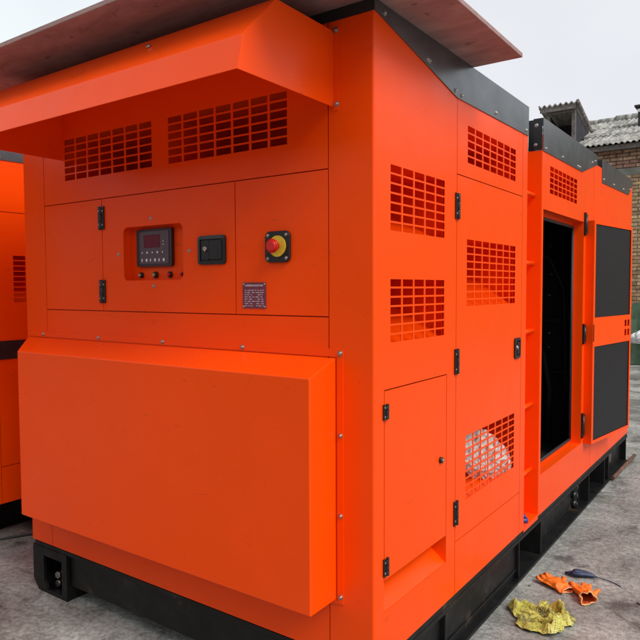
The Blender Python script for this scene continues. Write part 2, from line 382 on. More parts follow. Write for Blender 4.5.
def hinge(parent, fr, u, v0, v1, half=0.019, d=0.0, w_=0.0):
    mb = MB()
    def bx(u0, u1, a0, a1, q0, q1):
        p, q = P3(fr, u0, a0, q0+w_, d), P3(fr, u1, a1, q1+w_, d)
        mb.box(*[c for ab in zip([min(x, y) for x, y in zip(p, q)], [max(x, y) for x, y in zip(p, q)]) for c in ab])
    bx(u-half, u-0.005, v0, v1, 0.0005, 0.007); bx(u+0.005, u+half, v0, v1, 0.0005, 0.007)
    for k in range(3):
        a = v0+0.003+(v1-v0-0.006)*k/3; e = a+(v1-v0-0.006)/3-0.002
        mb.cyl(P3(fr, u, a, 0.007+w_, d), P3(fr, u, e, 0.007+w_, d), 0.0075, n=14)
    mb.m = 1
    for uu in (u-half*0.62, u+half*0.62):
        for vv in (v0+(v1-v0)*0.2, v0+(v1-v0)*0.8):
            mb.cyl(P3(fr, uu, vv, 0.007+w_, d), P3(fr, uu, vv, 0.0085+w_, d), 0.004, n=12)
    return mb.build('hinge', [PLASTIC, CHROME], parent, bevel=0.0015)

def pocket_handle(parent, fr, u0, u1, v0, v1, name='latch_handle'):
    mb = MB()
    o_ = rrect(u0, u1, v0, v1, 0.014); g = 0.013; i_ = rrect(u0+g, u1-g, v0+g, v1-g, 0.006)
    n = len(o_)
    for k in range(n):
        j = (k+1) % n
        mb.q(P3(fr, *o_[k], 0.001), P3(fr, *o_[j], 0.001), P3(fr, *o_[j], 0.008), P3(fr, *o_[k], 0.008))
        mb.q(P3(fr, *o_[k], 0.008), P3(fr, *o_[j], 0.008), P3(fr, *i_[j], 0.0095), P3(fr, *i_[k], 0.0095))
        mb.q(P3(fr, *i_[k], 0.0095), P3(fr, *i_[j], 0.0095), P3(fr, *i_[j], 0.002), P3(fr, *i_[k], 0.002))
    mb.q(*[P3(fr, *p_, 0.002) for p_ in i_])
    # paddle with a lock barrel at one side
    du = u1-u0; uu = u0+du*0.42
    mb.ext([P3(fr, *p_, 0.0025) for p_ in rrect(uu, u1-g-0.004, v0+g+0.006, v1-g-0.006, 0.004)], Vector(P3(fr, 0, 0, 0.006))-Vector(P3(fr, 0, 0, 0)))
    mb.ext([P3(fr, *p_, 0.0025) for p_ in rrect(u0+g+0.003, uu-0.003, v0+g+0.004, v1-g-0.004, 0.004)], Vector(P3(fr, 0, 0, 0.004))-Vector(P3(fr, 0, 0, 0)))
    mb.m = 1
    cu = u0+du*0.28; cv = v0+(v1-v0)*0.55
    mb.cyl(P3(fr, cu, cv, 0.004), P3(fr, cu, cv, 0.012), 0.0085, n=20)
    mb.cyl(P3(fr, cu+0.002, cv-0.012, 0.010), P3(fr, cu-0.001, cv+0.002, 0.014), 0.003, n=8)
    return mb.build(name, [PLASTIC, CHROME], parent)

# ------------------------------------------------------------------ ground
mb = MB(); mb.q((-300, -300, -ZO), (300, -300, -ZO), (300, 300, -ZO), (-300, 300, -ZO))
tag(mb.build('ground', CONC), kind='structure')

# ------------------------------------------------------------------ generator sets
W, L = 1.937, 4.18
def parapet(gen, pts, fr='s', d=0.0, w1=0.004):
    mb = MB(); a = [P3(fr, u, v, 0.0008, d) for u, v in pts]
    mb.ext(a, Vector(P3(fr, 0, 0, w1))-Vector(P3(fr, 0, 0, 0.0008)))
    # folded-in top lip
    us = [p_[0] for p_ in pts]; top = max(p_[1] for p_ in pts)
    lo = P3(fr, min(us), top-0.003, -0.05, d); hi = P3(fr, max(us), top, 0.0005, d)
    mb.box(*[c for ab in zip([min(x, y) for x, y in zip(lo, hi)], [max(x, y) for x, y in zip(lo, hi)]) for c in ab])
    return mb.build('roof_trim', GREY, gen)

def side_shell(gen):
    """right-hand long side, shared by both machines"""
    sA = [(0.105, 0.517, 1.594, 1.805), (0.105, 0.517, 1.231, 1.437)]
    sT = (0.731, 1.302, 1.905, 2.051); sM = (0.729, 1.31, 1.335, 1.602); sL = (0.729, 1.317, 0.545, 0.808)
    sC = (1.855, 2.42, 1.915, 2.060)
    acc = (0.064, 0.544, 0.35, 1.081); opn = (1.742, 2.60, 0.405, 1.82)
    g = 0.008
    back = MB()
    grow = lambda r: (r[0]-g, r[1]+g, r[2]-g, r[3]+g)
    sheet(back, 's', 0.012, 1.472, 0.19, 2.2, [grow(r) for r in sA+[sT, sM, sL]]+[(acc[0]-0.004, acc[1]+0.004, acc[2]-0.004, acc[3]+0.004)], -0.016, -0.011)
    back.build('inner_frame', ORANGE, gen)
    back = MB(); sheet(back, 's', 1.75, 2.55, 1.835, 2.10, [grow(sC)], -0.016, -0.011); back.build('inner_frame', ORANGE, gen)
    m1 = MB(); sheet(m1, 's', 0.0115, 0.6255, 0.19, 2.25, vent_holes(*sA[0], 5, 7)+vent_holes(*sA[1], 5, 7)+[acc]); m1.build('side_panel', ORANGE, gen)
    m1 = MB(); sheet(m1, 's', 0.6295, 1.402, 1.8485, 2.2, vent_holes(*sT, 7, 5)); vented = m1.build('side_panel', ORANGE, gen); vented['vented'] = 1
    dr = MB(); sheet(dr, 's', 0.6295, 1.402, 0.4025, 1.8445, vent_holes(*sM, 7, 9)+vent_holes(*sL, 7, 9)); door = dr.build('side_door', ORANGE, gen)
    for a, b_ in ((1.674, 1.773), (1.071, 1.170), (0.471, 0.568)): hinge(door, 's', 0.628, a, b_)
    pocket_handle(door, 's', 1.300, 1.378, 1.070, 1.168)
    m1 = MB(); sheet(m1, 's', 0.6295, 1.402, 0.19, 0.3985); m1.build('side_panel', ORANGE, gen)
    m1 = MB(); sheet(m1, 's', 1.406, 1.475, 0.19, 2.2); m1.build('side_post', ORANGE, gen)
    ad = MB(); sheet(ad, 's', 0.068, 0.540, 0.457, 1.077); adr = ad.build('access_door', ORANGE, gen)
    hinge(adr, 's', 0.070, 0.985, 1.035, 0.016); hinge(adr, 's', 0.072, 0.472, 0.530, 0.016)
    k = MB(); k.cyl((0.0, 0.488, 0.762), (0.010, 0.488, 0.762), 0.012, 0.011); k.m = 1; k.cyl((0.01, 0.488, 0.762), (0.014, 0.488, 0.762), 0.006); k.build('lock', [PLASTIC, CHROME], adr)
    # cable slot below the access door: open pocket with a sloping floor
    sl = MB(); y0, y1, z0, z1 = 0.064, 0.544, 0.35, 1.081
    sl.q((-0.003, y0, z0), (-0.003, y1, z0), (-0.15, y1, z0+0.11), (-0.15, y0, z0+0.11))
    sl.q((-0.15, y0, z0+0.11), (-0.15, y1, z0+0.11), (-0.15, y1, z1), (-0.15, y0, z1))
    sl.q((-0.003, y1, z0), (-0.15, y1, z0+0.11), (-0.15, y1, z1), (-0.003, y1, z1))
    sl.q((-0.003, y0, z0), (-0.15, y0, z0+0.11), (-0.15, y0, z1), (-0.003, y0, z1))
    sl.q((-0.003, y0, z1), (-0.003, y1, z1), (-0.15, y1, z1), (-0.15, y0, z1))
    sl.build('cable_pocket', ORANGE, gen)
    for r, dp in ((sA[0], 0.38), (sA[1], 0.34), (sT, 0.40), (sM, 0.36), (sL, 0.30), (sC, 0.40)):
        d_ = MB(); duct(d_, 's', *r, dp); d_.build('vent_duct', ORANGE, gen)
    # ladder recess
    rc = MB(); D = 0.17
    rc.q((-0.003, 1.475, 0.19), (-D, 1.475, 0.19), (-D, 1.475, 2.12), (-0.003, 1.475, 2.12))
    rc.q((-D, 1.475, 0.19), (-D, 1.71, 0.19), (-D, 1.71, 2.12), (-D, 1.475, 2.12))
    rc.box(-D, -0.003, 1.71, 1.713, 0.19, 2.12)
    rc.box(-D, 0.0, 1.475, 1.71, 0.175, 0.20)
    rc.build('ladder_recess', ORANGE, gen)
    for z in (0.44, 0.79, 1.18, 1.535, 1.89):
        r_ = MB(); r_.cyl((-0.043, 1.475, z), (-0.043, 1.71, z), 0.0125); r_.build('ladder_rung', ORANGE, gen)
    c_ = MB(); c_.cyl((-0.03, 1.56, 0.20), (-0.03, 1.56, 0.222), 0.026, 0.022); c_.cyl((-0.03, 1.56, 0.222), (-0.03, 1.56, 0.238), 0.014, 0.012); c_.build('drain_cap', BLUECAP, gen)
    # rear section
    m1 = MB(); sheet(m1, 's', 1.7125, 2.848, 0.19, 2.2, vent_holes(*sC, 7, 5)+[opn]); m1.build('side_panel', ORANGE, gen)
    m1 = MB(); sheet(m1, 's', 2.852, L, 0.19, 2.226); m1.build('side_panel', ORANGE, gen)
    m1 = MB(); sheet(m1, 's', 2.80, 2.90, 0.19, 2.2, [], -0.012, -0.006); m1.build('inner_frame', ORANGE, gen)
    # doorway: orange returns, rubber seal, dark lined interior
    a, b_, c, e = opn; fr_ = MB()
    D = 0.065
    fr_.box(-D, -0.003, a-0.003, a, c, e); fr_.box(-D, -0.003, b_, b_+0.003, c, e)
    fr_.box(-D, -0.003, a, b_, c-0.003, c); fr_.box(-D, -0.003, a, b_, e, e+0.003)
    fr_.box(-D-0.003, -D, a-0.003, a+0.012, c, e); fr_.box(-D-0.003, -D, b_-0.03, b_, c, e)
    fr_.box(-D-0.003, -D, a+0.012, b_-0.03, c, c+0.025); fr_.box(-D-0.003, -D, a+0.012, b_-0.03, e-0.03, e)
    fr_.build('door_frame', ORANGE, gen)
    sa, sb, sc, se = a+0.012, b_-0.03, c+0.025, e-0.03
    sl = MB(); r_ = 0.009
    for p_, q_ in (((sa, sc), (sb, sc)), ((sb, sc), (sb, se)), ((sb, se), (sa, se)), ((sa, se), (sa, sc))):
        sl.cyl((-D+0.004, p_[0], p_[1]), (-D+0.004, q_[0], q_[1]), r_, n=12)
    sl.build('door_seal', RUBBER, gen)
    inn = MB()
    X0, X1, Y0, Y1, Z0, Z1 = -1.2, -D-0.004, a-0.02, 3.0, c-0.1, e+0.1
    inn.q((X0, Y0, Z0), (X1, Y0, Z0), (X1, Y0, Z1), (X0, Y0, Z1)); inn.q((X0, Y1, Z0), (X1, Y1, Z0), (X1, Y1, Z1), (X0, Y1, Z1))
    inn.q((X0, Y0, Z0), (X0, Y1, Z0), (X0, Y1, Z1), (X0, Y0, Z1)); inn.q((X0, Y0, Z0), (X1, Y0, Z0), (X1, Y1, Z0), (X0, Y1, Z0))
    inn.q((X0, Y0, Z1), (X1, Y0, Z1), (X1, Y1, Z1), (X0, Y1, Z1)); inn.q((X1, b_, Z0), (X1, Y1, Z0), (X1, Y1, Z1), (X1, b_, Z1))
    inn.build('engine_bay', FOAM, gen)
    # engine shapes dimly seen inside
    en = MB(); en.box(-1.1, -0.55, 1.9, 2.95, 0.33, 1.05); en.box(-1.0, -0.7, 2.0, 2.9, 1.05, 1.3)
    for k in range(4): en.cyl((-0.85, 2.05+0.2*k, 1.3), (-0.85, 2.05+0.2*k, 1.42), 0.07)
    en.cyl((-0.5, 2.2, 0.7), (-0.5, 2.2, 0.95), 0.06); en.cyl((-0.5, 2.42, 0.7), (-0.5, 2.42, 0.95), 0.06)
    en.build('engine', BLACKP, gen, bevel=0.01)
    hs = MB(); hs.tube([(-0.30, 2.93, 0.32), (-0.29, 2.92, 0.7), (-0.33, 2.90, 0.95), (-0.40, 2.8, 1.05), (-0.55, 2.6, 1.0)], 0.022)
    hs.tube([(-0.20, 2.94, 0.32), (-0.19, 2.95, 0.9), (-0.21, 2.95, 1.4), (-0.30, 2.9, 1.62), (-0.5, 2.7, 1.66)], 0.013); hs.build('hose', RUBBER, gen)
    hb = MB(); hb.box(-0.40, -0.375, 2.955, 2.998, 0.32, 1.9); hb.box(-0.375, -0.08, 2.97, 2.998, 1.16, 1.19); hb.box(-0.375, -0.08, 2.97, 2.998, 0.80, 0.815); hb.build('bay_frame', BLACKP, gen, bevel=0.002)
    for v in (0.58, 0.70, 0.98, 1.08, 1.35, 1.50, 1.70):
        for u in (-0.13, -0.31):
            wsh = MB(); wsh.smooth = True; wsh.cyl((u+0.013*math.sin(v*17), 2.9985, v+0.02*math.sin(u*40)), (u+0.013*math.sin(v*17), 2.990, v+0.02*math.sin(u*40)), 0.013, 0.008, 14); wsh.build('lining_washer', CHROME, gen)
    # rear wall, left wall, roof
    o = MB(); sheet(o, 's', 0.012, L, 0.19, 2.254, [], -W+0.0, -W+0.003); o.build('left_wall', ORANGE, gen)
    o = MB(); o.box(-W, 0, L, L+0.003, 0.19, 2.254); o.build('rear_wall', ORANGE, gen)
    o = MB(); o.box(-W+0.004, -0.004, 0.0035, 1.475, 2.10, 2.115); o.box(-W+0.004, -0.004, 1.7135, L, 2.10, 2.115); o.box(-W+0.004, -0.17, 1.475, 1.7135, 2.10, 2.115)
    o.build('roof', GREY, gen)
    # roof trims
    parapet(gen, [(0.0, 2.254), (0.0, 2.287), (1.476, 2.287), (1.476, 2.148), (0.62, 2.133)])
    parapet(gen, [(1.715, 2.118), (1.715, 2.287), (2.92, 2.287), (2.92, 2.226), (2.53, 2.124)])
    parapet(gen, [(3.075, 2.127), (3.075, 2.287), (L, 2.287), (L, 2.25), (4.02, 2.150)])
    parapet(gen, [(0.0, 2.2), (0.0, 2.287), (L, 2.287), (L, 2.2)], 's', -W-0.0048)
    o = MB()   # ribbed end of the raised rear trim and short cross pieces
    for k in range(24):
        x = -0.0005-0.075*k; o.box(x-0.045, x, 1.7080, 1.7120, 2.121, 2.283); o.box(x-0.075, x-0.045, 1.722, 1.727, 2.115, 2.283)
    o.build('ribbed_trim', BLACKP, gen)
    for y0 in (2.912, 3.078, 1.468):
        o = MB(); o.box(-W+0.02, -0.0035, y0, y0+0.006, 2.116, 2.283); o.build('cross_trim', BLACKP, gen)
    for u, v in ((0.06, 2.262), (0.36, 2.205), (0.375, 2.203), (0.60, 2.155), (0.66, 2.150), (1.03, 2.163), (1.44, 2.168),
                 (1.76, 2.135), (2.08, 2.142), (2.42, 2.142), (2.46, 2.142), (2.78, 2.22), (2.86, 2.24), (3.12, 2.155), (3.45, 2.16), (3.80, 2.17), (4.08, 2.20)):
        screw(gen, 's', u, v, 0.004, 0.0072)
    for x, z in ((-0.03, 2.25), (-0.035, 2.15)): screw(gen, 'f', x, z, 0, 0.0075, d=1.7080)
    screw(gen, 's', 1.60, 2.05, 0, 0.009, d=-0.169)

def skid(gen):
    B = -ZO
    t_ = MB(); t_.box(-W+0.01, -0.002, 0.02, L-0.02, 0.166, 0.1875); t_.build('skid_deck', SKID, gen)
    for x0, sgn in ((0.0, -1), (-W, 1)):
        b_ = MB()
        X = lambda a: x0 + sgn*a
        def bx(a0, a1, y0, y1, z0, z1): b_.box(min(X(a0), X(a1)), max(X(a0), X(a1)), y0, y1, z0, z1)
        bx(0.0, 0.13, 0.12, L, 0.145, 0.163)        # top flange
        bx(-0.006, 0.13, 0.16, L-0.02, B, B+0.014)  # bottom flange
        bx(0.30, 0.31, 0.16, L-0.02, B, 0.145)      # inner web, deep in shade
        bx(0.028, 0.036, 0.21, 0.55, B+0.014, 0.145)
        bx(0.024, 0.032, 0.562, 1.42, B+0.014, 0.145)
        bx(0.016, 0.024, 0.562, 1.42, B+0.05, B+0.058)
        bx(0.062, 0.070, 1.794, 2.86, B+0.014, 0.145)
        bx(0.050, 0.058, 3.485, L-0.02, B+0.014, 0.145)
        for y in (0.198, 0.55, 1.42, 1.782, 2.86, 3.335, 3.472, 4.14): bx(0.004, 0.30, y, y+0.012, B+0.014, 0.145)
        b_.build('skid_beam', SKID, gen, bevel=0.002)
    pk = MB()
    pk.smooth = True
    for z in (0.105, 0.045, -0.012): pk.cyl((-0.065, 2.66, z), (-0.035, 2.66, z), 0.026, 0.023); pk.cyl((-0.035, 2.66, z), (-0.028, 2.66, z), 0.016, 0.015)
    pk.build('cable_gland', PLASTIC, gen)
    sl_ = MB(); sl_.box(-0.055, -0.05, 3.72, 3.80, 0.02, 0.09); sl_.build('name_tab', CHROME, gen)
    # front cross beam set back under the body, with pierced end caps
    f = MB(); f.box(-1.655, -0.28, 0.02, 0.032, 0.018, 0.165); f.box(-W+0.02, -0.02, 0.0, 0.11, 0.168, 0.1865); f.build('front_beam', SKID, gen)
    for x0, sgn in ((-W, 1), (0.0, -1)):
        c = MB()
        X = lambda a: x0 + sgn*a
        outer = [(0.0, 0.165), (0.0, -0.005), (0.045, B), (0.275, B), (0.275, 0.165)]
        inner = [(0.088, 0.125), (0.088, 0.0), (0.115, -0.035), (0.235, -0.035), (0.235, 0.125)]
        n = len(outer)
        for k in range(n):
            j = (k+1) % n
            a1, a2, i1, i2 = outer[k], outer[j], inner[k], inner[j]
            c.q((X(a1[0]), 0, a1[1]), (X(a2[0]), 0, a2[1]), (X(i2[0]), 0, i2[1]), (X(i1[0]), 0, i1[1]))
            c.q((X(a1[0]), 0.014, a1[1]), (X(a2[0]), 0.014, a2[1]), (X(i2[0]), 0.014, i2[1]), (X(i1[0]), 0.014, i1[1]))
            c.q((X(a1[0]), 0, a1[1]), (X(a2[0]), 0, a2[1]), (X(a2[0]), 0.014, a2[1]), (X(a1[0]), 0.014, a1[1]))
            c.q((X(i1[0]), 0, i1[1]), (X(i2[0]), 0, i2[1]), (X(i2[0]), 0.014, i2[1]), (X(i1[0]), 0.014, i1[1]))
        c.build('lifting_end', SKID, gen)
        c = MB(); bx2 = lambda a0, a1, y0, y1, z0_, z1_: c.box(min(X(a0), X(a1)), max(X(a0), X(a1)), y0, y1, z0_, z1_)
        bx2(0.004, 0.012, 0.0145, 0.17, B+0.062, 0.163); bx2(0.263, 0.273, 0.0145, 0.17, B, 0.163); bx2(0.012, 0.263, 0.150, 0.158, B, 0.155); bx2(0.012, 0.263, 0.0145, 0.150, 0.155, 0.163)
        bx2(0.05, 0.263, 0.0145, 0.150, B+0.001, B+0.008)
        c.ext([(X(0.004), 0.0145, 0.008), (X(0.012), 0.0145, 0.008), (X(0.055), 0.0145, B+0.010), (X(0.048), 0.0145, B+0.001)], (0, 0.135, 0))
        c.build('end_box', SKID, gen)
        for z in (-0.022, 0.020):
            s_ = MB(); s_.cyl((X(0.105), 0.149, z), (X(0.125), 0.06, z), 0.010); s_.cyl((X(0.125), 0.06, z), (X(0.128), 0.045, z), 0.017, n=6); s_.build('bolt', CHROME, gen)

gen = empty('generator_set', (-W/2, L/2, 0))
tag(gen, 'big orange steel generator set with control panel and open side door', 'generator', 'orange generator sets')
side_shell(gen); skid(gen)

# front end -----------------------------------------------------------
vA = (-1.604, -1.020, 1.893, 2.073); vB = (-0.924, -0.338, 1.893, 2.070)
win = (-1.205, -0.849, 1.443, 1.662)
back = MB(); g = 0.008
sheet(back, 'f', -1.925, -0.02, 0.19, 2.2, [(vA[0]-g, vA[1]+g, vA[2]-g, vA[3]+g), (vB[0]-g, vB[1]+g, vB[2]-g, vB[3]+g), (win[0]-0.02, win[1]+0.02, win[2]-0.02, win[3]+0.02)], -0.016, -0.011)
back.build('inner_frame', ORANGE, gen)
def panel(name, *r, holes=()):
    m_ = MB(); sheet(m_, 'f', *r, holes); return m_.build(name, ORANGE, gen)
panel('front_panel', -1.768, -0.172, 1.795, 2.254, holes=vent_holes(*vA, 7, 6)+vent_holes(*vB, 7, 6))
panel('front_panel', -1.768, -1.3465, 1.317, 1.791)
panel('front_panel', -0.575, -0.172, 1.317, 1.791)
panel('front_panel', -1.768, -0.172, 0.19, 1.313)
panel('left_post', -W, -1.772, 0.19, 2.254)
for r in (vA, vB):
    d_ = MB(); duct(d_, 'f', *r, 0.45); d_.build('vent_duct', ORANGE, gen)
# folded corner post
cp = MB(); prof = [(-0.168, 0.0), (-0.007, 0.0)] + [(-0.007+0.007*math.sin(R(a)), 0.007-0.007*math.cos(R(a))) for a in (22, 45, 68, 90)] + [(0.0, 0.0115), (-0.003, 0.0115), (-0.003, 0.008), (-0.008, 0.003), (-0.168, 0.003)]
cp.ext([(x, y, 0.19) for x, y in prof], (0, 0, 2.2525-0.19)); cp.build('corner_post', ORANGE, gen)
# grey trim across the front top
mb = MB(); mb.box(-W, 0.004, -0.004, -0.0008, 2.2535, 2.287); mb.box(-W, 0.0, 0.0, 0.05, 2.284, 2.2865); mb.build('roof_trim', BLACKP, gen)

# control door with rounded window
cd = MB(); ow = 0.03
sheet(cd, 'f', -1.3425, -0.579, 1.317, 1.791, [(win[0]-ow, win[1]+ow, win[2]-ow, win[3]+ow)])
inner = rrect(*win, 0.024, 6); cx, cz = (win[0]+win[1])/2, (win[2]+win[3])/2
hw, hh = (win[1]-win[0])/2+ow, (win[3]-win[2])/2+ow
nn = 7
outerp = []
for k, (u, v) in enumerate(inner):
    q_, i_ = divmod(k, nn)      # corner index and step
    sx, sz = ((1, 1), (-1, 1), (-1, -1), (1, -1))[q_]
    # first half of the arc goes on one side, second half on the other
    a = R((0, 90, 180, 270)[q_] + 90*i_/(nn-1)); ca, sa = math.cos(a), math.sin(a)
    if abs(abs(ca)-abs(sa)) < 1e-6: outerp.append((cx+sx*hw, cz+sz*hh))
    elif abs(ca) > abs(sa): outerp.append((cx+sx*hw, v))
    else: outerp.append((u, cz+sz*hh))
n = len(inner)
for k in range(n):
    j = (k+1) % n
    cd.q(P3('f', *outerp[k], 0), P3('f', *outerp[j], 0), P3('f', *inner[j], 0), P3('f', *inner[k], 0))
    cd.q(P3('f', *inner[k], 0), P3('f', *inner[j], 0), P3('f', *inner[j], -0.004), P3('f', *inner[k], -0.004))
cdo = cd.build('control_door', ORANGE, gen)
hinge(cdo, 'f', -1.345, 1.662, 1.760, 0.019); hinge(cdo, 'f', -1.345, 1.349, 1.448, 0.019)
pocket_handle(cdo, 'f', -0.762, -0.621, 1.498, 1.605)
for u, v in ((-1.03, 1.69), (-1.236, 1.553), (-0.815, 1.553), (-1.02, 1.42)): screw(cdo, 'f', u, v, 0, 0.006)
# recessed instrument tray
D = 0.052; tr = MB(); a, b_, c, e = win[0]-0.012, win[1]+0.012, win[2]-0.012, win[3]+0.012
tr.q((a, D, c), (b_, D, c), (b_, D, e), (a, D, e)); tr.q((a, 0.004, c), (a, D, c), (a, D, e), (a, 0.004, e)); tr.q((b_, 0.004, c), (b_, D, c), (b_, D, e), (b_, 0.004, e))
tr.q((a, 0.004, c), (b_, 0.004, c), (b_, D, c), (a, D, c)); tr.q((a, 0.004, e), (b_, 0.004, e), (b_, D, e), (a, D, e))
tr.build('instrument_tray', ORANGE, gen)
ct = MB()
x0, x1, z0, z1 = -1.165, -0.953, 1.500, 1.653
ct.ext([(x, D-0.001, z) for x, z in rrect(x0, x1, z0, z1, 0.010)], (0, -0.016, 0))
ct.m = 1; ct.ext([(x, D-0.0172, z) for x, z in rrect(x0+0.022, x1-0.014, z0+0.010, z1-0.010, 0.006)], (0, -0.002, 0))
ct.m = 2; ct.box(-1.115, -1.020, D-0.0215, D-0.0195, 1.577, 1.628)
ct.m = 3
for k in range(5): ct.cyl((-1.125+0.031*k, D-0.0192, 1.557), (-1.125+0.031*k, D-0.022, 1.557), 0.0048 if k % 2 else 0.0034, n=12)
for k in range(6): ct.box(-1.130+0.026*k, -1.124+0.026*k+0.004*(k % 2), D-0.0215, D-0.0192, 1.520, 1.532)
ct.box(-1.00, -0.994, D-0.0215, D-0.0192, 1.598, 1.602); ct.box(-1.00, -0.994, D-0.0215, D-0.0192, 1.586, 1.590)
ct.build('controller', [CTRL, CTRLP, SCREEN, KEYS], gen, bevel=0.0008, seg=1)
for x, mats, r_ in ((-1.152, [PLASTIC, CHROME], 0.012), (-1.064, [PLASTIC, BRASS], 0.014), (-0.978, [PLASTIC, RED], 0.013), (-0.905, [PLASTIC, RED], 0.008)):
    k = MB(); k.cyl((x, D-0.001, 1.466), (x, D-0.008, 1.466), r_, n=20); k.m = 1; k.cyl((x, D-0.008, 1.466), (x, D-0.018, 1.466), r_*0.62, r_*0.5, n=16)
    k.build('switch', mats, gen)
k = MB(); k.cyl((-0.86, D-0.001, 1.59), (-0.86, D-0.02, 1.59), 0.016); k.build('key_lock', PLASTIC, gen)

# emergency stop
es = MB(); es.ext([(x, -0.001, z) for x, z in rrect(-0.430, -0.322, 1.497, 1.604, 0.020)], (0, -0.011, 0))
eo = es.build('emergency_stop', PLASTIC, gen, bevel=0.003)
k = MB(); k.cyl((-0.372, -0.012, 1.552), (-0.372, -0.016, 1.552), 0.036, n=28); k.build('warning_ring', YELLOW, eo)
k = MB(); k.smooth = True; k.cyl((-0.374, -0.016, 1.552), (-0.374, -0.034, 1.552), 0.013); k.cyl((-0.374, -0.034, 1.552), (-0.374, -0.044, 1.552), 0.023, 0.024, 24); k.cyl((-0.374, -0.044, 1.552), (-0.374, -0.050, 1.552), 0.024, 0.014, 24); k.build('stop_button', RED, eo)
for u in (-0.416, -0.336):
    for v in (1.511, 1.590): screw(eo, 'f', u, v, 0.012, 0.0045)
# nameplate
k = MB(); k.box(-0.542, -0.434, -0.0025, -0.0006, 1.338, 1.430); k.m = 1
k.box(-0.530, -0.446, -0.0031, -0.0024, 1.416, 1.422)
for r_ in range(8):
    z = 1.402-0.0078*r_
    x = -0.532
    while x < -0.448:
        wd = random.uniform(0.006, 0.018)
        if abs(x-(-0.49)) > 0.004: k.box(x, min(x+wd, -0.444), -0.0030, -0.0024, z-0.0018, z+0.0018)
        x += wd+random.uniform(0.003, 0.008)
k.build('nameplate', [PLATE, PLATEM], gen)
for u in (-0.537, -0.439):
    for v in (1.344, 1.424): screw(gen, 'f', u, v, 0.0025, 0.003)

# rain hood over the front vents
def loft(mb, A, B, closed=False):
    for i in range(len(A)-1): mb.q(A[i], A[i+1], B[i+1], B[i])
hp = [(-0.0, 2.222), (-0.29, 2.222), (-0.428, 2.083), (-0.452, 1.985)]
hd = MB(); ti = 0.003
xa, xb = -1.62, -0.15
out_ = [(y, z) for y, z in hp]; inn_ = [(-0.0, 2.219), (-0.2888, 2.219), (-0.4252, 2.0818), (-0.449, 1.985)]
poly = out_ + inn_[::-1]
hd.ext([(xa, y, z) for y, z in poly], (xb-xa, 0, 0))
hd.build('rain_hood', ORANGE, gen, bevel=0.002)
for x0 in (xb-0.0005, xa-0.0025):
    he = MB(); he.ext([(x0, y, z) for y, z in [(-0.0, 1.985)]+out_], (0.003, 0, 0)); he.build('hood_cheek', ORANGE, gen, bevel=0.001)
k = MB(); k.box(xb+0.0026, xb+0.022, -0.0035, -0.0006, 1.972, 2.232); k.build('hood_flange', ORANGE, gen)
for u, v in ((-0.138, 2.222), (-0.135, 1.992)): screw(gen, 'f', u, v, 0.0035, 0.0075)
k = MB(); k.cyl((-0.63, -0.335, 2.177), (-0.63, -0.340, 2.182), 0.008, n=12); k.build('screw', CHROME, gen)

# big box on the lower front
bx_ = MB(); yb = -0.15
b0 = [(-1.925, 0, 1.183), (-0.14, 0, 1.183), (-0.14, 0, 0.384), (-1.925, 0, 0.384)]
f0 = [(-1.770, yb, 1.132), (-0.14, yb, 1.132), (-0.14, yb, 0.384), (-1.770, yb, 0.384)]
n0 = len(bx_.v); bx_.v += b0+f0
for f_ in ((4, 7, 6, 5), (0, 4, 5, 1), (1, 5, 6, 2), (2, 6, 7, 3), (3, 7, 4, 0), (0, 1, 2, 3)):
    bx_.f.append(tuple(n0+i for i in f_)); bx_.mi.append(0); bx_.sm.append(False)
bx_.v = [(x, y-0.0042 if y == 0 else y, z) for x, y, z in bx_.v]
bx_.build('front_cover', ORANGE, gen, bevel=0.004, seg=3)
k = MB(); k.box(-1.93, -0.112, -0.0036, -0.0006, 1.186, 1.212); k.box(-0.137, -0.112, -0.0036, -0.0006, 0.372, 1.1855); k.box(-1.93, -0.1375, -0.0036, -0.0006, 0.368, 0.3815); k.build('cover_flange', ORANGE, gen)
for u, v in ((-1.80, 1.198), (-1.38, 1.198), (-0.97, 1.198), (-0.545, 1.198), (-0.124, 1.198), (-0.124, 0.93), (-0.124, 0.665), (-0.124, 0.395)): screw(gen, 'f', u, v, 0.0036, 0.0070)

# the door standing open, folded back along the side ------------------
od = MB(); T = 0.05; Wd = 0.715; z0, z1 = 0.395, 1.833
hole_u = (0.028, 0.690, 1.213, 1.812); hole_l = (0.028, 0.690, 0.415, 1.026)
vt = (0.585, 0.683, 1.068, 1.178)
def dsheet(mb, *a, **k):  # door-local: +X face outwards, Y along the leaf
    sheet(mb, 's', *a, **k)
dsheet(od, 0.0, Wd, z0, z1, [hole_u, hole_l]+vent_holes(*vt, 2, 2, 0.02, 0.02), w0=-0.003, w1=0.0)
od.box(-T, -0.003, 0.0, 0.003, z0, z1); od.box(-T, -0.003, Wd-0.003, Wd, z0, z1)
od.box(-T, -0.003, 0.003, Wd-0.003, z0, z0+0.003); od.box(-T, -0.003, 0.003, Wd-0.003, z1-0.003, z1)
od.box(-T-0.002, -T, 0.0, Wd, z0, z1)
door2 = od.build('engine_door', ORANGE, gen, loc=(0, 0, ZO))
door2.location = Vector((0.052, 2.655, ZO)) - wloc(gen)
ang = -0.139
door2.rotation_euler = (0, 0, ang)
def onto_door(mb, name, mats):
    o = mb.build(name, mats, None, loc=(0, 0, ZO)); o.parent = door2; o.location = (0, 0, 0); return o
for h_ in (hole_u, hole_l):
    k = MB(); k.box(-0.012, -0.006, h_[0]-0.006, h_[1]+0.006, h_[2]-0.006, h_[3]+0.006); onto_door(k, 'perforated_liner', PERF)
k = MB(); k.cyl((-0.004, 0.012, 1.135), (0.004, 0.012, 1.135), 0.001); k.box(0.0005, 0.004, 0.006, 0.012, 1.06, 1.17); onto_door(k, 'latch_edge', PLASTIC)
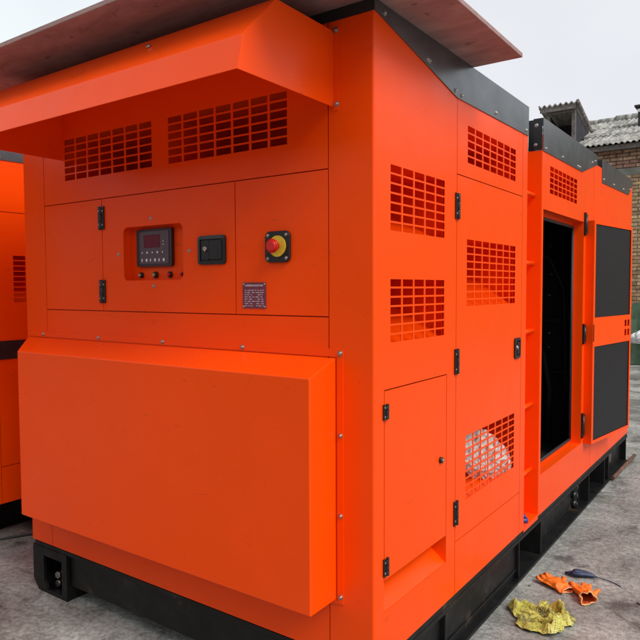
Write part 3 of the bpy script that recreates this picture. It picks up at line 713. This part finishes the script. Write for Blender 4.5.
for za, zb in ((1.736, 1.880), (1.045, 1.175), (0.44, 0.60)):
    k = MB(); k.cyl((0.009, 2.628, za+0.02), (0.009, 2.628, zb-0.02), 0.008, n=14); k.box(0.001, 0.012, 2.60, 2.628, za, zb); k.box(0.003, 0.012, 2.628, 2.652, za+0.01, zb-0.01)
    k.build('door_hinge', PLASTIC, gen)

# ------------------------------------------------------------------ second machine to the left: side copies
gen2 = empty('generator_set', (-W/2-2.56, L/2-0.44, 0))
tag(gen2, 'second orange generator set at the left edge, with black stripe along its side', 'generator', 'orange generator sets')
inset = {'skid_deck', 'skid_beam', 'cable_gland', 'name_tab', 'front_beam', 'lifting_end', 'bolt', 'end_box'}
skip = {'control_door', 'instrument_tray', 'controller', 'switch', 'key_lock', 'emergency_stop', 'nameplate', 'engine_door'}
for ch in list(gen.children):
    base = ch.name.split('.')[0]
    if base in skip or base == 'side_door' or (base == 'vent_duct' and 0.9 < ch.location.y+L/2 < 1.2 and ch.location.z < 0.9) or 'vented' in ch or (base == 'vent_duct' and 0.9 < ch.location.y+L/2 < 1.2 and ch.location.z > 1.7): continue
    c = ch.copy(); col.objects.link(c); c.parent = gen2
    if base in inset: c.location.x *= 0.72; c.scale.x = 0.72
    for g_ in ch.children:
        d_ = g_.copy(); col.objects.link(d_); d_.parent = c
dr = MB(); dr.box(-2.5575, -2.554, -0.43, 0.955, 1.013, 1.118); st = dr.build('side_stripe', BLACKP, gen2)
dr = MB(); sheet(dr, 's', 0.6295-0.44, 1.402-0.44, 0.4025, 1.8445, vent_holes(0.729-0.44, 1.31-0.44, 1.335, 1.602, 7, 9), d=-2.56); dr.build('side_door', ORANGE, gen2)
dr = MB(); sheet(dr, 's', 0.6295-0.44, 1.402-0.44, 1.8485, 2.2, d=-2.56); dr.build('side_panel', ORANGE, gen2)
dr = MB(); sheet(dr, 'f', -1.3425-2.56, -0.579-2.56, 1.317, 1.791, d=-0.44); dr.build('control_door', ORANGE, gen2)

# ------------------------------------------------------------------ plywood sheet lying on the roof
k = MB(); k.box(-2.05, 0.20, -0.445, 0.778, 2.2885, 2.305)
ply = k.build('plywood_sheet', PLY, bevel=0.002)
tag(ply, 'weathered reddish brown plywood sheet lying on top of the near generator', 'plywood')

# ------------------------------------------------------------------ crumpled plastic bag behind the lower vent
bm = bmesh.new(); bmesh.ops.create_icosphere(bm, subdivisions=6, radius=1)
for v in bm.verts:
    p_ = v.co.copy()
    rg_ = (1-abs(noise.noise(p_*1.7+Vector((3, 1, 2))))*2.2)*0.16 + (1-abs(noise.noise(p_*3.6+Vector((1, 5, 2))))*2.2)*0.12 + (1-abs(noise.noise(p_*8.0))*2.2)*0.05
    s_ = 0.80+rg_+0.22*noise.noise(p_*1.1+Vector((8, 2, 1)))
    # boxy, flattened bundle
    m_ = max(abs(p_.y), abs(p_.z))**0.5
    q = Vector((p_.x*0.050*s_, p_.y*0.37*s_*(1.15-0.15*m_)+0.05*p_.z, p_.z*0.105*s_*(1.25-0.25*m_)))
    v.co = Vector((q.x, q.y*math.cos(-0.42)-q.z*math.sin(-0.42), q.y*math.sin(-0.42)+q.z*math.cos(-0.42)))
me = bpy.data.meshes.new('plastic_bag'); bm.to_mesh(me); bm.free(); me.materials.append(BAGM)
bag = bpy.data.objects.new('plastic_bag', me); col.objects.link(bag); bag.location = (-0.052, 1.08, 0.640+ZO)
tag(bag, 'crumpled pale plastic bag stuffed behind the lower vent grille of the side door', 'plastic bag')

# ------------------------------------------------------------------ brick building with corrugated roof
YB = 12.8; EV = 4.30; RY = 16.2; RZ = 5.60
bl = empty('brick_building', (-3, YB+3.3, 0))
tag(bl, 'old brick building with corrugated cement roof and dormer behind the generators', 'building')
k = MB(); k.box(-14, 9, YB, YB+0.35, 3.82, EV-0.05); k.build('upper_wall', BRICK_UP, bl)
k = MB(); k.box(-14, 9, YB-0.03, YB+0.38, 3.67, 3.82); k.build('wall_band', BAND, bl, bevel=0.01)
k = MB(); k.box(-14, 9, YB-0.06, YB+0.40, -ZO, 3.67); k.build('lower_wall', BRICK_LO, bl)
k = MB(); k.box(-14, -13.65, YB+0.41, RY*2-YB, -ZO, EV-0.1); k.box(8.65, 9, YB+0.41, RY*2-YB, -ZO, EV-0.1); k.box(-13.6, 8.6, RY*2-YB-0.35, RY*2-YB, -ZO, EV-0.1)
k.q((-13.99, YB+0.2, EV-0.1), (-13.99, 2*RY-YB-0.2, EV-0.1), (-13.99, RY, RZ-0.1)); k.q((8.99, YB+0.2, EV-0.1), (8.99, 2*RY-YB-0.2, EV-0.1), (8.99, RY, RZ-0.1))
k.build('end_wall', BRICK_LO, bl)
def corr(x0, x1, P0, P1, rows, pitch=0.108, amp=0.017, step=0.022, seed=1, th=0.012):
    """corrugated sheets between eave line P0=(y,z) and top line P1=(y,z), waves along x"""
    rnd = random.Random(seed); mb = MB(); mb.smooth = True
    y0, z0 = P0; y1, z1 = P1; ln = math.hypot(y1-y0, z1-z0); dy, dz = (y1-y0)/ln, (z1-z0)/ln; ny, nz_ = -dz, dy
    sw = pitch*8
    nx = max(1, int(round((x1-x0)/sw)))
    for i in range(nx):
        for r_ in range(rows):
            a, b_ = ln*r_/rows-(0.10 if r_ else 0), ln*(r_+1)/rows
            o0 = rnd.uniform(-0.03, 0.03) if r_ == 0 else rnd.uniform(-0.04, 0.0); lift = rnd.uniform(0, 0.008)
            n = 48; xs = [x0+i*sw+sw*1.04*j/n for j in range(n+1)]
            top = []
            for s_, h_ in ((a+o0, 0.018 if r_ else 0.010), (b_, 0.004)):
                top.append([(x, y0+dy*s_+ny*(h_+lift+amp*math.sin(2*math.pi*(x-x0)/pitch)), z0+dz*s_+nz_*(h_+lift+amp*math.sin(2*math.pi*(x-x0)/pitch))) for x in xs])
            for j in range(n):
                mb.q(top[0][j], top[0][j+1], top[1][j+1], top[1][j])
                mb.smooth = False
                A, B = top[0][j], top[0][j+1]
                mb.q((A[0], A[1]-ny*th, A[2]-nz_*th), (B[0], B[1]-ny*th, B[2]-nz_*th), B, A)
                mb.smooth = True
    return mb
corr(-14.3, 9.3, (YB-0.38, EV-0.02), (RY, RZ), 3, seed=3).build('roof', ROOF, bl)
k = MB(); k.q((-14.3, RY, RZ), (9.3, RY, RZ), (9.3, 2*RY-YB+0.3, EV-0.12), (-14.3, 2*RY-YB+0.3, EV-0.12)); k.build('rear_roof', ROOF, bl)
k = MB(); k.smooth = True
n = 60
for j in range(n):
    xa_, xb_ = -14.3+23.6*j/n, -14.3+23.6*(j+1)/n+0.05
    k.cyl((xa_, RY, RZ+0.02+0.02*math.sin(j*1.7)), (xb_, RY, RZ+0.02+0.02*math.sin(j*1.7+0.6)), 0.10, 0.09, 10)
k.build('roof_ridge', ROOF, bl)
k = MB(); k.box(-14.2, 9.2, YB-0.30, YB-0.27, EV-0.13, EV-0.03); k.box(-14.2, 9.2, YB-0.27, YB, EV-0.07, EV-0.045); k.build('eave_board', WOOD, bl)
# small dormer
DY = 12.55
dxa, dxb = -3.10, -2.62      # opening
dz0, dz1 = 4.35, 5.14
dm = MB()
dm.box(-3.15, -3.09, DY, DY+0.08, 4.40, 5.08); dm.box(-2.64, -2.57, DY, DY+0.08, 4.35, 5.08); dm.box(-3.15, -2.57, DY-0.04, DY, 5.06, 5.13)
dm.build('dormer_frame', WOOD, bl)
dm = MB(); dm.box(-3.12, -2.58, DY+0.75, DY+0.80, 4.5, 5.16)
dm.ext([(-2.59, DY+0.09, 4.40), (-2.59, DY+1.2, 4.85), (-2.59, DY+0.09, 5.10)], (0.02, 0, 0)); dm.ext([(-3.14, DY+0.09, 4.40), (-3.14, DY+1.2, 4.85), (-3.14, DY+0.09, 5.10)], (0.02, 0, 0))
dm.build('dormer_cheek', DARKIN, bl)
def dorm_roof():
    mb = MB(); mb.smooth = True
    # sheet with waves along x, sloping down towards the back; folded-down right verge
    n = 60; xs = [-3.29+0.78*j/n for j in range(n+1)]; zf = 5.235; zb = 4.92; yf = DY-0.15; yk = DY+1.1
    h = lambda x: 0.022*math.sin(2*math.pi*x/0.11)
    for j in range(n):
        a, b_ = xs[j], xs[j+1]
        mb.q((a, yf, zf+h(a)), (b_, yf, zf+h(b_)), (b_, yk, zb+h(b_)), (a, yk, zb+h(a)))
        mb.q((a, yf, zf+h(a)-0.03), (b_, yf, zf+h(b_)-0.03), (b_, yf, zf+h(b_)), (a, yf, zf+h(a)))
    mb.smooth = False
    mb.q((-3.29, yf, zf-0.03), (-2.51, yf, zf-0.03), (-2.51, yk, zb-0.03), (-3.29, yk, zb-0.03))
    return mb
dorm_roof().build('dormer_roof', ROOF, bl)
k = MB(); k.box(-3.26, -2.53, DY-0.13, DY-0.10, 5.10, 5.20); k.build('dormer_fascia', WOOD, bl)
k = MB(); k.smooth = True
vn = 9
for j in range(vn):   # stepped edge tiles running down the right verge
    t0, t1 = j/vn, (j+1)/vn+0.04
    k.cyl((-2.50+0.28*t0, DY-0.12, 5.27-0.66*t0), (-2.50+0.28*t1, DY-0.12, 5.25-0.66*t1), 0.030, 0.036, 8)
k.smooth = False
k.ext([(-2.53, DY-0.10, 5.20), (-2.50, DY-0.10, 5.26), (-2.22, DY-0.10, 4.60), (-2.30, DY-0.10, 4.60), (-2.52, DY-0.10, 5.06)], (0, 0.05, 0)); k.build('dormer_verge', WOOD, bl)
# flue on the ridge
ch = MB(); ch.box(-1.72, -1.36, 14.6, 14.97, 4.9, 5.36); ch.build('chimney', DARKIN, bl)
k = MB(); k.box(-1.735, -1.345, 14.585, 14.985, 5.36, 5.43); k.build('chimney_band', WHITE, bl)
k = MB(); k.box(-1.79, -1.29, 14.53, 15.04, 5.47, 5.51)
for x in (-1.70, -1.40):
    for y in (14.62, 14.92): k.box(x, x+0.03, y, y+0.03, 5.43, 5.47)
k.build('chimney_cap', DARKIN, bl)

# added workshop, unseen behind the camera: blocks low sky and darkens the paint's reflections
wk = empty('added_workshop_blocker', (-2, -14, 0))
tag(wk, 'long grey workshop with dark windows, added unseen behind the camera to block low sky', 'building')
k = MB(); sheet(k, 'f', -26, 22, -ZO, 4.6, [(-24+4*i, -21.6+4*i, 1.1, 3.2) for i in range(11)], -0.3, 0.0, d=-13.3)
k.v = [(x, -26.6-y, z) for x, y, z in k.v]; k.build('wall', BRICK_UP, wk)
for i in range(11):
    k = MB(); k.box(-24+4*i, -21.6+4*i, -13.55, -13.53, 1.1, 3.2); k.build('window', DARKIN, wk)
k = MB(); k.ext([(-26.3, -13.0, 4.6), (-26.3, -17.5, 5.9), (-26.3, -22, 4.6)], (48.6, 0, 0)); k.build('roof', ROOF, wk)

# ------------------------------------------------------------------ covered load by the wall
def drape(x0, x1, y0, y1, h, mat_, name, seed, fold=0.04, skirt=True, top=None):
    mb = MB(); mb.smooth = True; nx, ny = 44, 30
    def pt(i, j):
        u, v = i/nx, j/ny
        x = x0+(x1-x0)*u; y = y0+(y1-y0)*v
        e = min(u*nx/4, (1-u)*nx/4, v*ny/4, (1-v)*ny/4, 1.0); e = max(e, 0)
        z = h*(e**0.45) if top is None else top(u, v)
        nn_ = noise.noise(Vector((x*2.1+seed, y*2.1, 0)))*fold*2+abs(noise.noise(Vector((x*6+seed, y*6, 1))))*fold
        z = max(0, z+nn_*(0.2+e)); s_ = (1-e)*fold*1.5*math.sin((x+y)*13+seed)
        return (x, y+s_, z-ZO)
    for i in range(nx):
        for j in range(ny): mb.q(pt(i, j), pt(i+1, j), pt(i+1, j+1), pt(i, j+1))
    return mb.build(name, mat_)
tag(drape(-1.55, 1.7, 11.62, 12.62, 1.10, TARP, 'tarpaulin_load', 3), 'dark green tarpaulin covering a load against the brick wall', 'tarpaulin')
ws = MB(); ws.smooth = True
nx, ny = 20, 16
def wp(i, j):
    u, v = i/nx, j/ny; x = -1.42+1.7*u; tp = 0.42+0.62*min(1, u*1.6)
    z = 0.36+(tp-0.36)*v; y = 11.53-0.10*math.sin(v*2.2)+0.03*math.sin(u*17+v*3)+0.02*noise.noise(Vector((u*9, v*9, 2)))
    return (x, y, z)
for i in range(nx):
    for j in range(ny): ws.q(wp(i, j), wp(i+1, j), wp(i+1, j+1), wp(i, j+1))
wo = ws.build('white_sheet', WHITE); sm_ = wo.modifiers.new('thickness', 'SOLIDIFY'); sm_.thickness = 0.006
tag(wo, 'white plastic sheet hanging over the front of the dark green tarpaulin', 'sheet')

# ------------------------------------------------------------------ things on the ground
G0 = -ZO
# yellow rag
rg = MB(); rg.smooth = True; n = 100
rr_ = random.Random(11); CRE = []
for k in range(24):
    a_ = rr_.uniform(0, math.pi); CRE.append((math.cos(a_), math.sin(a_), rr_.uniform(-0.9, 0.9), rr_.uniform(0.045, 0.12), rr_.uniform(0.010, 0.030), rr_.uniform(-0.5, 0.5), rr_.uniform(-0.9, 0.9), rr_.uniform(0.4, 1.0)))
def rp(i, j):
    u, v = i/n*2-1, j/n*2-1
    # square cloth pulled in towards a rounded, gathered outline
    x = u*math.sqrt(1-0.42*v*v); y = v*math.sqrt(1-0.42*u*u); r_ = math.hypot(x, y)
    an = math.atan2(y, x); g_ = 1+0.10*math.sin(3*an+0.7)+0.09*math.sin(5*an+2)+0.04*math.sin(11*an)
    z = 0.004
    for c_, s2, off, wd, am, cv, along0, ln in CRE:
        al = -x*s2+y*c_; d_ = x*c_+y*s2-off-cv*al*al*0.5
        z += am*math.exp(-(d_/wd)**2)*math.exp(-((al-along0)/ln)**2)
    z += 0.012*max(0, noise.noise(Vector((x*1.6, y*1.6, 3)))+0.2)+0.002*noise.noise(Vector((x*7, y*7, 5)))
    e_ = min(1, (1-max(abs(u), abs(v)))*6); z = 0.002+z*(0.25+0.75*e_)
    z += 0.006*abs(math.sin(an*9))*(1-e_)
    return (x*0.125*g_, y*0.125*g_, z)
for i in range(n):
    for j in range(n): rg.q(rp(i, j), rp(i+1, j), rp(i+1, j+1), rp(i, j+1))
ro = rg.build('rag', CLOTH, loc=(0, 0, ZO)); ro.location = (0.205, 1.095, 0.001); ro.rotation_euler = (0, 0, 0.5)
s_ = ro.modifiers.new('thickness', 'SOLIDIFY'); s_.thickness = 0.003; s_.offset = 1
tag(ro, 'crumpled greenish yellow work rag on the concrete in front of the orange gloves', 'rag')

def glove(loc, rz, openc, seed, label):
    rnd = random.Random(seed)
    mb = MB(); mb.smooth = True; seg = 28
    # body: rings from the cuff (at +x end) to the knuckles, outer skin and inner lining of the cuff
    rings = [(0.075, 0.040, 0.034 if openc else 0.012), (0.060, 0.038, 0.032 if openc else 0.014), (0.035, 0.036, 0.026), (0.010, 0.040, 0.024), (-0.020, 0.045, 0.022), (-0.045, 0.045, 0.018), (-0.060, 0.036, 0.012)]
    def ring(x, a, h, k=1.0, wob=0.0055):
        out = []
        for i in range(seg):
            t_ = 2*math.pi*i/seg; nz_ = wob*noise.noise(Vector((math.cos(t_)*2+seed, math.sin(t_)*2, x*40)))*2
            out.append((x+0.004*math.sin(3*t_+seed), (a*k+nz_)*math.cos(t_), h+(h*k*0.98+nz_)*math.sin(t_)+0.001))
        return out
    R_ = [ring(*r_) for r_ in rings]
    for a, b_ in zip(R_, R_[1:]):
        for i in range(seg): j = (i+1) % seg; mb.q(a[i], a[j], b_[j], b_[i])
    mb.q(*R_[-1])
    I_ = [ring(x, a, h, 0.86) for x, a, h in rings[:5]]
    mb.m = 1
    for a, b_ in zip(I_, I_[1:]):
        for i in range(seg): j = (i+1) % seg; mb.q(a[i], b_[i], b_[j], a[j])
    mb.q(*I_[-1])
    # rolled cuff rim
    mb.m = 2
    rim = ring(0.0755, 0.039, rings[0][2], 0.95)
    mb.tube([Vector(p_) for p_ in rim]+[Vector(rim[0]), Vector(rim[1])], 0.0032, 8, False)
    mb.m = 0
    # four curled fingers and a thumb
    for f_, (y, ln, r_) in enumerate(((-0.034, 0.058, 0.0105), (-0.012, 0.068, 0.011), (0.011, 0.064, 0.0108), (0.032, 0.050, 0.0095))):
        sp_ = (y*4+rnd.uniform(-0.15, 0.15)); c_, s2 = math.cos(sp_*0.8), math.sin(sp_*2.2)
        lift = rnd.uniform(0.004, 0.018); pts = []; rad = []
        for q in range(9):
            t_ = q/8; d_ = ln*t_
            pts.append((-0.045-d_*c_*(1-0.25*t_*t_), y+d_*s2*0.6, 0.017+lift*math.sin(math.pi*min(1, t_*1.1))+0.002*math.sin(q*2.2)))
            rad.append(r_*(1.05-0.25*t_+0.07*math.sin(q*2.6)) if q < 8 else r_*0.35)
        mb.tube(pts, rad, 12)
    pts = []; rad = []
    for q in range(8):
        t_ = q/7; pts.append((0.018-0.052*t_, 0.034+0.036*math.sin(t_*1.7), 0.020+0.012*math.sin(t_*3))); rad.append(0.0125*(1.05-0.3*t_) if q < 7 else 0.004)
    mb.tube(pts, rad, 12)
    mb.v = [(v[0]+0.010*noise.noise(Vector(v)*22+Vector((seed, 0, 0)))+0.004*noise.noise(Vector(v)*70), v[1]+0.010*noise.noise(Vector(v)*22+Vector((0, seed, 0)))+0.004*noise.noise(Vector(v)*70+Vector((3, 3, 3))),
             max(0.0005, v[2]*(0.92 if openc else 0.72)+0.010*noise.noise(Vector(v)*26+Vector((0, 0, seed)))+0.004*noise.noise(Vector(v)*80))) for v in mb.v]
    o = mb.build('glove', [GLOVE, GLOVEIN, GLOVERIM], loc=(0, 0, ZO)); o.location = (*loc, 0.003); o.rotation_euler = (0, 0, rz)
    return tag(o, label, 'glove', 'orange work gloves on the ground')
glove((0.305, 1.425), R(-62), True, 2, 'orange work glove with its round cuff gaping open, right of the other one')
g2 = glove((0.165, 1.462), R(-28), False, 5, 'orange work glove lying flat with its cuff squashed shut, nearer the machine')
# dark blue strap with a thin black cord
k = MB(); k.smooth = True
pts = [(0.165+0.13*t_+0.012*math.sin(t_*9), 1.63-0.005*math.sin(t_*5)+0.03*t_, G0+0.010+0.010*math.sin(math.pi*t_)) for t_ in [i/14 for i in range(15)]]
k.tube(pts, [0.006+0.012*math.sin(math.pi*i/14) for i in range(15)], 12)
k.tube([(x+0.01*math.sin(i), y-0.022*math.sin(math.pi*i/14), z+0.002) for i, (x, y, z) in enumerate(pts)], [0.004+0.006*math.sin(math.pi*i/14) for i in range(15)], 10)
k.tube([(0.295+0.13*t_, 1.66+0.05*t_-0.07*t_*t_, G0+0.010-0.007*t_) for t_ in [i/10 for i in range(11)]], 0.0025, 8)
tag(k.build('strap', BLUE), 'dark blue folded strap with a thin tail on the concrete behind the gloves', 'strap')
# black cable across the yard between the machines
k = MB(); k.smooth = True
k.tube([(-2.75+1.2*t_, 0.11+1.75*t_+0.10*math.sin(t_*5)-0.05, G0+0.007) for t_ in [i/40 for i in range(41)]], 0.006, 8)
tag(k.build('cable', PLASTIC), 'thin black cable lying on the concrete between the two orange machines', 'cable')
# thin black wire near the gloves
k = MB(); k.smooth = True
k.tube([(0.52+0.10*t_, 1.50-0.16*t_+0.05*math.sin(t_*3), G0+0.004) for t_ in [i/16 for i in range(17)]], 0.0028, 8)
tag(k.build('wire', PLASTIC), 'short curved black wire on the concrete near the right edge, past the gloves', 'wire')
# rusty bar lying beside the far end of the skid
k = MB(); k.cyl((0.022, 3.50, G0+0.02), (0.033, 4.33, G0+0.02), 0.014, n=12)
RUST = simple('rusty_steel', (0.13, 0.06, 0.035), 0.8, 0, 0.4, 20)
tag(k.build('steel_bar', RUST), 'rusty steel bar lying along the far end of the black skid', 'bar')
# pebbles / debris
for i, (x, y, r_) in enumerate(((0.060, 1.40, 0.008),)):
    bm = bmesh.new(); bmesh.ops.create_icosphere(bm, subdivisions=2, radius=r_)
    for v in bm.verts: v.co *= 1+0.35*noise.noise(v.co*150+Vector((i, 0, 0))); v.co.z *= 0.7
    me = bpy.data.meshes.new('pebble'); bm.to_mesh(me); bm.free(); me.materials.append(BAND)
    o = bpy.data.objects.new('pebble', me); col.objects.link(o); o.location = (x, y, r_*0.55)
    tag(o, 'tiny pale pebble on the concrete close beside the black skid', 'pebble')

# loose grit on the concrete
gm = MB(); rnd = random.Random(5)
for k in range(900):
    if k < 550: x, y = rnd.gauss(0.12, 0.22), rnd.uniform(0.3, 5.5)
    else: x, y = rnd.uniform(-3.2, 1.6), rnd.uniform(-0.9, 5)
    if -W-0.01 < x < 0.02 and y > 0: x = 0.03+abs(rnd.gauss(0, 0.12))
    q = rnd.uniform(0.0012, 0.0040)*(1.6 if rnd.random() < 0.06 else 1)
    c_ = Vector((x, y, G0+q*0.3)); a_ = [c_+q*Vector((rnd.uniform(.6, 1.2)*math.cos(t_), rnd.uniform(.6, 1.2)*math.sin(t_), rnd.uniform(-.3, .3))) for t_ in (0, 1.3, 2.5, 3.8, 5.1)]
    top = c_+Vector((0, 0, q*0.8))
    for i in range(5): gm.q(a_[i], a_[(i+1) % 5], top)
tag(gm.build('grit', BAND), kind='stuff')
